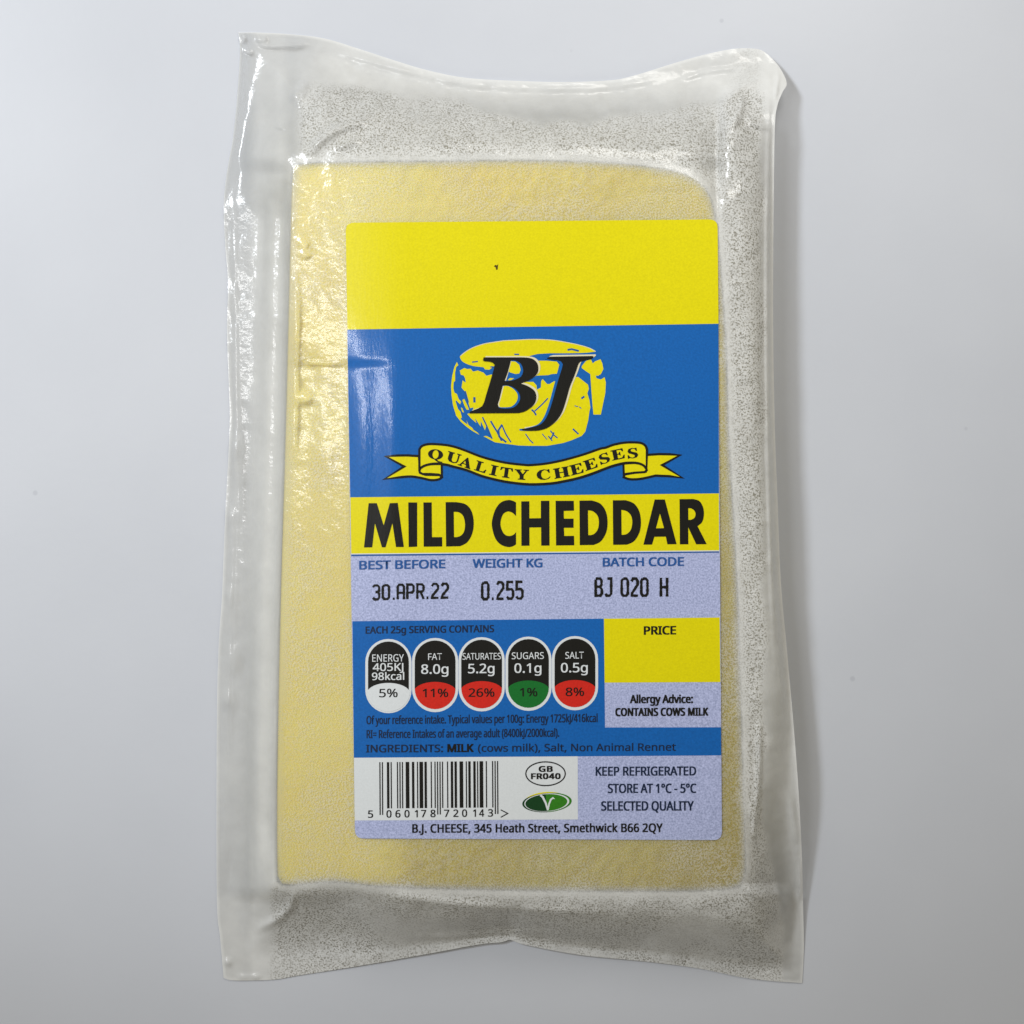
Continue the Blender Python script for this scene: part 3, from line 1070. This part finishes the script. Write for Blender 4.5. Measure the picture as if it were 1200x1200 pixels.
def serif(ch):
    """bold bracket-serif capital in a unit box, y up: list of (kind, points)"""
    R = lambda x0, y0, x1, y1: [(x0, y0), (x1, y0), (x1, y1), (x0, y1)]
    s = 0.075
    if ch == 'I':
        return [[(0, 0), (1, 0), (1, s), (.75, s + .04), (.75, 1 - s - .04), (1, 1 - s), (1, 1), (0, 1), (0, 1 - s), (.25, 1 - s - .04), (.25, s + .04), (0, s)]]
    if ch == 'L':
        return [[(0, 0), (.95, 0), (1, .36), (.92, .36), (.78, .12), (.48, .08), (.45, .12), (.45, .88), (.62, .92), (.62, 1), (0, 1), (0, .92), (.15, .88), (.15, .1), (0, s)]]
    if ch == 'T':
        return [[(.2, 0), (.8, 0), (.8, s), (.65, .12), (.65, .9), (.82, .88), (.93, .68), (1, .68), (.97, 1), (.03, 1), (0, .68), (.07, .68), (.18, .88), (.35, .9), (.35, .12), (.2, s)]]
    if ch == 'Y':
        return [[(.25, 0), (.78, 0), (.78, s), (.65, .12), (.65, .45), (.88, .9), (1, .92), (1, 1), (.62, 1), (.62, .92), (.76, .9), (.58, .55), (.38, .9), (.5, .92), (.5, 1), (0, 1), (0, .92), (.1, .9), (.37, .43), (.37, .12), (.25, s)]]
    if ch == 'H':
        return [[(0, 0), (.45, 0), (.45, s), (.37, .11), (.37, .46), (.63, .46), (.63, .11), (.55, s), (.55, 0), (1, 0), (1, s), (.91, .11), (.91, .89), (1, 1 - s), (1, 1), (.55, 1), (.55, 1 - s), (.63, .89), (.63, .55), (.37, .55), (.37, .89), (.45, 1 - s), (.45, 1), (0, 1), (0, 1 - s), (.09, .89), (.09, .11), (0, s)]]
    if ch == 'E':
        return [[(0, 0), (.95, 0), (1, .34), (.92, .34), (.78, .12), (.5, .09), (.46, .12), (.46, .47), (.56, .47), (.64, .34), (.7, .34), (.7, .7), (.64, .7), (.56, .56), (.46, .56), (.46, .91), (.76, .89), (.86, .7), (.94, .7), (.93, 1), (0, 1), (0, .92), (.13, .88), (.13, .11), (0, s)]]
    if ch == 'A':
        return [[(0, 0), (.36, 0), (.36, s), (.26, .11), (.32, .27), (.58, .27), (.63, .11), (.54, s), (.54, 0), (1, 0), (1, s), (.94, .11), (.58, 1), (.5, 1), (.13, .11), (0, s)], [(.35, .36), (.44, .66), (.55, .36)]]
    if ch == 'U':
        return [[(0, 1), (.5, 1), (.5, .92), (.4, .88), (.4, .3), (.45, .14), (.58, .09), (.72, .15), (.77, .3), (.77, .88), (.66, .92), (.66, 1), (1, 1), (1, .92), (.88, .88), (.88, .3), (.8, .08), (.56, -.02), (.26, .04), (.11, .26), (.11, .88), (0, .92)]]
    if ch == 'C':
        o = [(.93, 1), (.86, 1), (.78, .95), (.55, 1.02), (.25, .95), (.05, .73), (0, .5), (.06, .24), (.25, .04), (.55, -.02), (.85, .06), (1, .26), (.93, .28), (.78, .12), (.6, .07), (.42, .16), (.33, .38), (.33, .62), (.42, .85), (.58, .94), (.75, .88), (.88, .64), (.95, .64)]
        return [o]
    if ch == 'S':
        return [[(.1, 0), (.2, .05), (.5, -.02), (.85, .06), (1, .28), (.9, .5), (.55, .62), (.35, .72), (.38, .88), (.55, .94), (.74, .86), (.84, .68), (.92, .68), (.9, 1), (.82, 1), (.76, .96), (.5, 1.02), (.18, .95), (.05, .73), (.14, .52), (.5, .38), (.68, .28), (.64, .12), (.46, .06), (.24, .14), (.12, .34), (.03, .34), (.02, 0)]]
    if ch == 'Q':
        n = 22
        o = [(.5 + .5 * math.cos(a), .52 + .5 * math.sin(a)) for a in [2 * math.pi * k / n for k in range(n)]]
        i = [(.5 + .2 * math.cos(a), .52 + .42 * math.sin(a)) for a in [2 * math.pi * k / n for k in range(n)]]
        return [o, i]


for ch, cx, cy, wd, rot in (('Q', 510.4, 532.7, 17.8, 7), ('U', 531.6, 536.4, 16.5, 16), ('A', 545.6, 541.8, 16, 20), ('L', 563.7, 547, 14, 17),
                            ('I', 578.7, 551.2, 9, 13), ('T', 593.3, 553.9, 15, 8), ('Y', 611.2, 556.2, 17, 3), ('C', 637, 556.2, 16.5, -4),
                            ('H', 658, 553.7, 18.5, -10), ('E', 675.6, 549.7, 15.5, -14), ('E', 691.9, 544, 15.5, -18), ('S', 708, 537.2, 13, -20),
                            ('E', 724, 532.4, 15.5, -12), ('S', 741.3, 531, 12.8, -6)):
    c, s_ = math.cos(math.radians(rot)), math.sin(math.radians(rot))
    hh = 12.0

    def tf(pt, shear=0.0):
        x, y = (pt[0] - .5) * wd, -(pt[1] - .5) * hh
        return (cx + x * c - y * s_, cy + x * s_ + y * c)
    p.poly([[tf(q) for q in lp] for lp in serif(ch)], 'black', 6)
    if ch == 'Q':
        p.poly([tf(q) for q in ((.42, .06), (.6, .08), (.75, -.1), (1.0, -.12), (1.02, -.2), (.72, -.22), (.55, -.08))], 'black', 7)
p.build()

# ---- header line and coded values
p = Print('column_heading', label, 3)
p.text('BEST BEFORE', 421.4, 521.4, 667.2, 665.6, 9.8, 'navy', 0, 0.026)
p.build()
p = Print('column_heading', label, 3)
p.text('WEIGHT KG', 554.3, 635.2, 665.2, 664.5, 9.8, 'navy', 0, 0.026)
p.build()
p = Print('column_heading', label, 3)
p.text('BATCH CODE', 706.8, 801, 663.6, 662.8, 9.8, 'navy', 0, 0.026)
p.build()

DOT = {  # stamped characters: strokes in a 4 x 8 box, y down
    '3': [[(0, 1), (1, 0), (3, 0), (4, 1), (4, 3), (3, 3.8), (1.6, 3.8)], [(3, 3.9), (4, 4.7), (4, 7), (3, 8), (1, 8), (0, 7)]],
    '0': [[(1, 0), (3, 0), (4, 1), (4, 7), (3, 8), (1, 8), (0, 7), (0, 1), (1, 0)]],
    '2': [[(0, 1.3), (1, 0), (3, 0), (4, 1.2), (4, 2.8), (0.4, 6.8), (0.2, 8), (4.2, 8)]],
    '5': [[(4, 0), (0.3, 0), (0.2, 3.6), (3, 3.4), (4, 4.4), (4, 7), (3, 8), (1, 8), (0, 7)]],
    'A': [[(0, 8.4), (0, 1), (1, 0), (3, 0), (4, 1), (4, 8.4)], [(0.4, 4.6), (3.6, 4.6)]],
    'P': [[(0, 8.4), (0, 0), (3, 0), (4, 1), (4, 3.6), (3, 4.6), (0.4, 4.6)]],
    'R': [[(0, 8.4), (0, 0), (3, 0), (4, 1), (4, 3.2), (3, 4.2), (0.4, 4.2)], [(2.2, 4.6), (4, 8.4)]],
    'B': [[(0, 0), (3, 0), (3.8, 0.9), (3.8, 2.9), (3, 3.8), (0.4, 3.8)], [(2.8, 4.0), (4, 5), (4, 7), (3, 8), (0, 8), (0, 0.5)]],
    'J': [[(1.5, 0), (4, 0), (4, 7), (3, 8), (1, 8), (0.4, 7)]],
    'H': [[(0, -0.4), (0, 8.4)], [(4, -0.4), (4, 8.4)], [(0.4, 4), (3.6, 4)]],
    '.': [[(1.5, 7.9), (2.7, 7.9)]],
}


def stamped(name, items, h, wchar, wd):
    q = Print(name, label, 3)
    for ch, x, y in items:
        for k, st in enumerate(DOT[ch]):
            # slightly ragged, like the dots of a thermal stamp
            pts = [(x + a / 4 * wchar, y + b / 8 * h) for a, b in st]
            fine = []
            for i in range(len(pts) - 1):
                n = max(1, int(math.hypot(pts[i + 1][0] - pts[i][0], pts[i + 1][1] - pts[i][1]) / 1.5))
                for j in range(n):
                    t = j / n
                    fine.append((pts[i][0] * (1 - t) + pts[i + 1][0] * t, pts[i][1] * (1 - t) + pts[i + 1][1] * t))
            fine.append(pts[-1])
            q.stroke(fine, [wd * random.uniform(0.82, 1.18) for _ in fine], 'black', k)
    return q.build()


stamped('stamped_date', [(c, x, y) for c, x, y in (('3', 437, 686), ('0', 448.5, 685.7), ('.', 457.5, 685.5), ('A', 466, 685.2), ('P', 477.3, 685),
                                                  ('R', 489, 684.7), ('.', 497, 684.4), ('2', 506, 684.2), ('2', 517.5, 684))], 16.3, 7.3, 2.8)
stamped('stamped_weight', [('0', 565, 682.6), ('.', 573.6, 682.4), ('2', 582.5, 682.2), ('5', 594, 682), ('5', 605, 681.8)], 19.5, 7.2, 3.0)
stamped('stamped_batch', [('B', 698, 678), ('J', 709, 678), ('0', 728.5, 678), ('2', 740, 678), ('0', 751.5, 678), ('H', 774.5, 678)], 20, 7.2, 3.0)

# ---- nutrition panel
p = Print('serving_heading', label, 3)
p.text('EACH 25g SERVING CONTAINS', 428.7, 578.7, 742.4, 740.6, 8.0, 'small_print', 0, 0.022)
p.build()


def lozenge(cx, top, col, lines, pct, lab_w=None):
    q = Print('nutrition_lozenge', label, 2)

    def capsule(cx, y0, y1, hw):
        o = []
        for k in range(17):
            a = math.pi + math.pi * k / 16
            o.append((cx + hw * math.cos(a), y0 + hw + hw * math.sin(a)))
        for k in range(17):
            a = math.pi * k / 16
            o.append((cx + hw * math.cos(a), y1 - hw + hw * math.sin(a)))
        return o
    y1 = top + 87.0
    q.poly(capsule(cx, top, y1, 27.1), 'white', 0)
    q.poly(capsule(cx, top + 2.9, y1 - 3.6, 23.9), 'black', 1)
    apex, ch = top + 51.5, top + 64.5
    arc = [(cx + 23.9 * t, ch - (ch - apex) * math.sqrt(max(0, 1 - t * t * 0.86)) + (ch - apex) * math.sqrt(0.14) * abs(t) ** 6 * 0.0)
           for t in np.linspace(-1, 1, 15)]
    low = []
    for k in range(17):
        a = math.pi * k / 16
        low.append((cx + 23.9 * math.cos(a), y1 - 3.6 - 23.9 + 23.9 * math.sin(a)))
    if col == 'white':
        low = [(cx + (x - cx) * 1.06, y + 1.5) for x, y in low]
    q.poly(arc + low, col, 2)
    for body, x0, x1, by, cap, bold in lines:
        q.text(body, x0, x1, by, by - 0.3, cap, 'white', 3, bold)
    body, x0, x1, by = pct
    q.text(body, x0, x1, by, by - 0.2, 9.6, 'black', 3, 0.012)
    return q.build()


f4 = lambda x: 415 + x / 4
lozenge(455.2, 748.8, 'white', [('ENERGY', f4(85), f4(233), 775.4, 8.4, 0.004), ('405KJ', f4(88), f4(230), 786.3, 8.9, 0.012),
                                ('98kcal', f4(84), f4(234), 796.9, 8.6, 0.012)], ('5%', f4(118), f4(203), 817.0))
lozenge(509.9, 747.6, 'red', [('FAT', f4(347), f4(411), 773.4, 7.6, 0.004), ('8.0g', f4(315), f4(441), 789.6, 10.8, 0.012)], ('11%', f4(322), f4(440), 816.9))
lozenge(564.4, 746.7, 'red', [('SATURATES', f4(508), f4(687), 773.0, 7.6, 0.004), ('5.2g', f4(535), f4(657), 788.9, 10.8, 0.012)], ('26%', f4(537), f4(657), 816.5))
lozenge(619.3, 746.0, 'green', [('SUGARS', f4(739), f4(889), 772.4, 7.8, 0.004), ('0.1g', f4(752), f4(877), 788.4, 10.8, 0.012)], ('1%', f4(778), f4(858), 816.0))
lozenge(673.8, 745.4, 'red', [('SALT', f4(990), f4(1076), 771.9, 7.8, 0.004), ('0.5g', f4(970), f4(1094), 787.9, 10.8, 0.012)], ('8%', f4(992), f4(1077), 815.6))

p = Print('intake_text', label, 3)
p.text('Of your reference intake. Typical values per 100g: Energy 1725kJ/416kcal', 429.6, 700, 848.6, 846.0, 9.3, 'small_print')
p.text('RI= Reference Intakes of an average adult (8400kJ/2000kcal).', 429.8, 655, 865.0, 863.2, 9.3, 'small_print')
p.build()
p = Print('ingredients_text', label, 3)
p.text('INGREDIENTS:', 429.2, 518.8, 881.6, 881.2, 8.6, 'small_print', 0, 0.02)
p.text('MILK', 524.8, 554.6, 881.2, 881.0, 9.0, 'black', 0, 0.036)
p.text('(cows milk), Salt, Non Animal Rennet', 560.2, 791.8, 880.9, 879.6, 8.6, 'small_print', 0, 0.013)
p.build()
p = Print('allergy_text', label, 3)
p.text('Allergy Advice:', 738.6, 811.6, 823.9, 823.6, 9.2, 'black', 0, 0.030)
p.text('CONTAINS COWS MILK', 721.6, 829.6, 838.9, 838.4, 8.9, 'black', 0, 0.034, 1.04)
p.build()

# ---- barcode (EAN-13)
Lc = ['0001101', '0011001', '0010011', '0111101', '0100011', '0110001', '0101111', '0111011', '0110111', '0001011']
Gc = [c[::-1].translate(str.maketrans('01', '10')) for c in Lc]
Rc = [c.translate(str.maketrans('01', '10')) for c in Lc]
Par = ['LLLLLL', 'LLGLGG', 'LLGGLG', 'LLGGGL', 'LGLLGG', 'LGGLLG', 'LGGGLL', 'LGLGLG', 'LGLGGL', 'LGGLGL']
num = '5060178720143'
bits = '101' + ''.join((Lc if q == 'L' else Gc)[int(d)] for d, q in zip(num[1:7], Par[int(num[0])])) + '01010' \
    + ''.join(Rc[int(d)] for d in num[7:]) + '101'
p = Print('barcode', label, 3)
i = 0
mw = 139.4 / 95
while i < 95:
    if bits[i] == '1':
        j = i
        while j < 95 and bits[j] == '1':
            j += 1
        x0, x1 = 444.4 + i * mw, 444.4 + j * mw
        guard = i < 3 or i >= 92 or 45 <= i < 50
        yt = 893.2 - 1.4 * i / 95
        yb = (955.0 if guard else 947.4) - 1.2 * i / 95
        p.add([(x0 + .08, yt), (x1 - .08, yt), (x1 + .3, yb), (x0 + .4, yb)], [(0, 1, 2, 3)], 'black', 0)
        i = j
    else:
        i += 1
for ch, cx in zip(num, (434.2, 455.8, 466.3, 476.9, 487.8, 496.4, 507.4, 523.4, 534.2, 544.4, 556, 564.4, 574.8)):
    wd = 3.0 if ch == '1' else 5.6
    p.text(ch, cx - wd / 2, cx + wd / 2, 958.2 - 0.01 * (cx - 434), 958.2 - 0.01 * (cx - 434), 8.4, 'black', 0)
p.stroke([(586.8, 949), (595, 953.2), (586.8, 957.8)], 1.2, 'black')
p.build()

# ---- oval health mark and leaf emblem
p = Print('oval_mark', label, 3)
p.stroke([(639.3 + 23.1 * math.cos(a), 906.7 + 13.9 * math.sin(a)) for a in np.linspace(0, 2 * math.pi, 48, endpoint=False)], 1.4, 'black', 0, True)
p.text('GB', 631.8, 647.2, 904.2, 904.1, 6.2, 'black', 0, 0.050, 1.10)
p.text('FR040', 622.8, 656.4, 912.8, 912.6, 6.3, 'black', 0, 0.050, 1.10)
p.build()
p = Print('leaf_emblem', label, 3)


def ell(cx, cy, rx, ry, rot, a0=0, a1=360, n=40):
    c, s_ = math.cos(math.radians(rot)), math.sin(math.radians(rot))
    o = []
    for a in np.radians(np.linspace(a0, a1, n, endpoint=(a1 - a0) < 360)):
        x, y = rx * math.cos(a), ry * math.sin(a)
        o.append((cx + x * c - y * s_, cy + x * s_ + y * c))
    return o


p.poly(ell(641, 940.3, 29, 11.4, -4, 90, 270), 'dark_green', 0)
p.poly(ell(641, 940.3, 29, 11.4, -4, -90, 90), 'leaf_green', 0)
p.poly(ell(640.8, 940.4, 26.4, 10.6, -4), 'white', 1)
p.poly(ell(640.2, 940.6, 24.6, 9.9, -4, 90, 270), 'dark_green', 2)
p.poly(ell(640.2, 940.6, 24.6, 9.9, -4, -90, 90), 'leaf_green', 2)
p.stroke([(633.2, 931.8), (636, 934), (639.5, 941), (642, 949.5)], [2.2, 2.4, 2.3, 2.0], 'white', 3)
p.stroke([(642, 949.5), (643.5, 942), (645.5, 937), (648, 935), (650, 936.2)], [1.6, 2.0, 2.0, 1.8, 0.7], 'white', 4)
p.stroke(ell(641, 940.3, 28.7, 11.6, -4, 215, 300, 20), [0.2 + 1.2 * math.sin(math.pi * k / 19) for k in range(20)], 'yellow', 5)
p.build()

# ---- storage and address
p = Print('storage_text', label, 3)
p.text('KEEP REFRIGERATED', 698.4, 815.4, 908.9, 908.5, 10.2, 'small_print', 0, 0.020)
p.text('STORE AT 1\u00b0C - 5\u00b0C', 712.6, 815.6, 929.1, 928.9, 10.4, 'small_print', 0, 0.020)
p.text('SELECTED QUALITY', 704.8, 812.6, 949.8, 949.6, 10.6, 'small_print', 0, 0.020)
p.build()
p = Print('address_text', label, 3)
p.text('B.J. CHEESE, 345 Heath Street, Smethwick B66 2QY', 483.4, 776.2, 975.7, 974.8, 9.7, 'black', 0, 0.022, 1.03)
p.build()
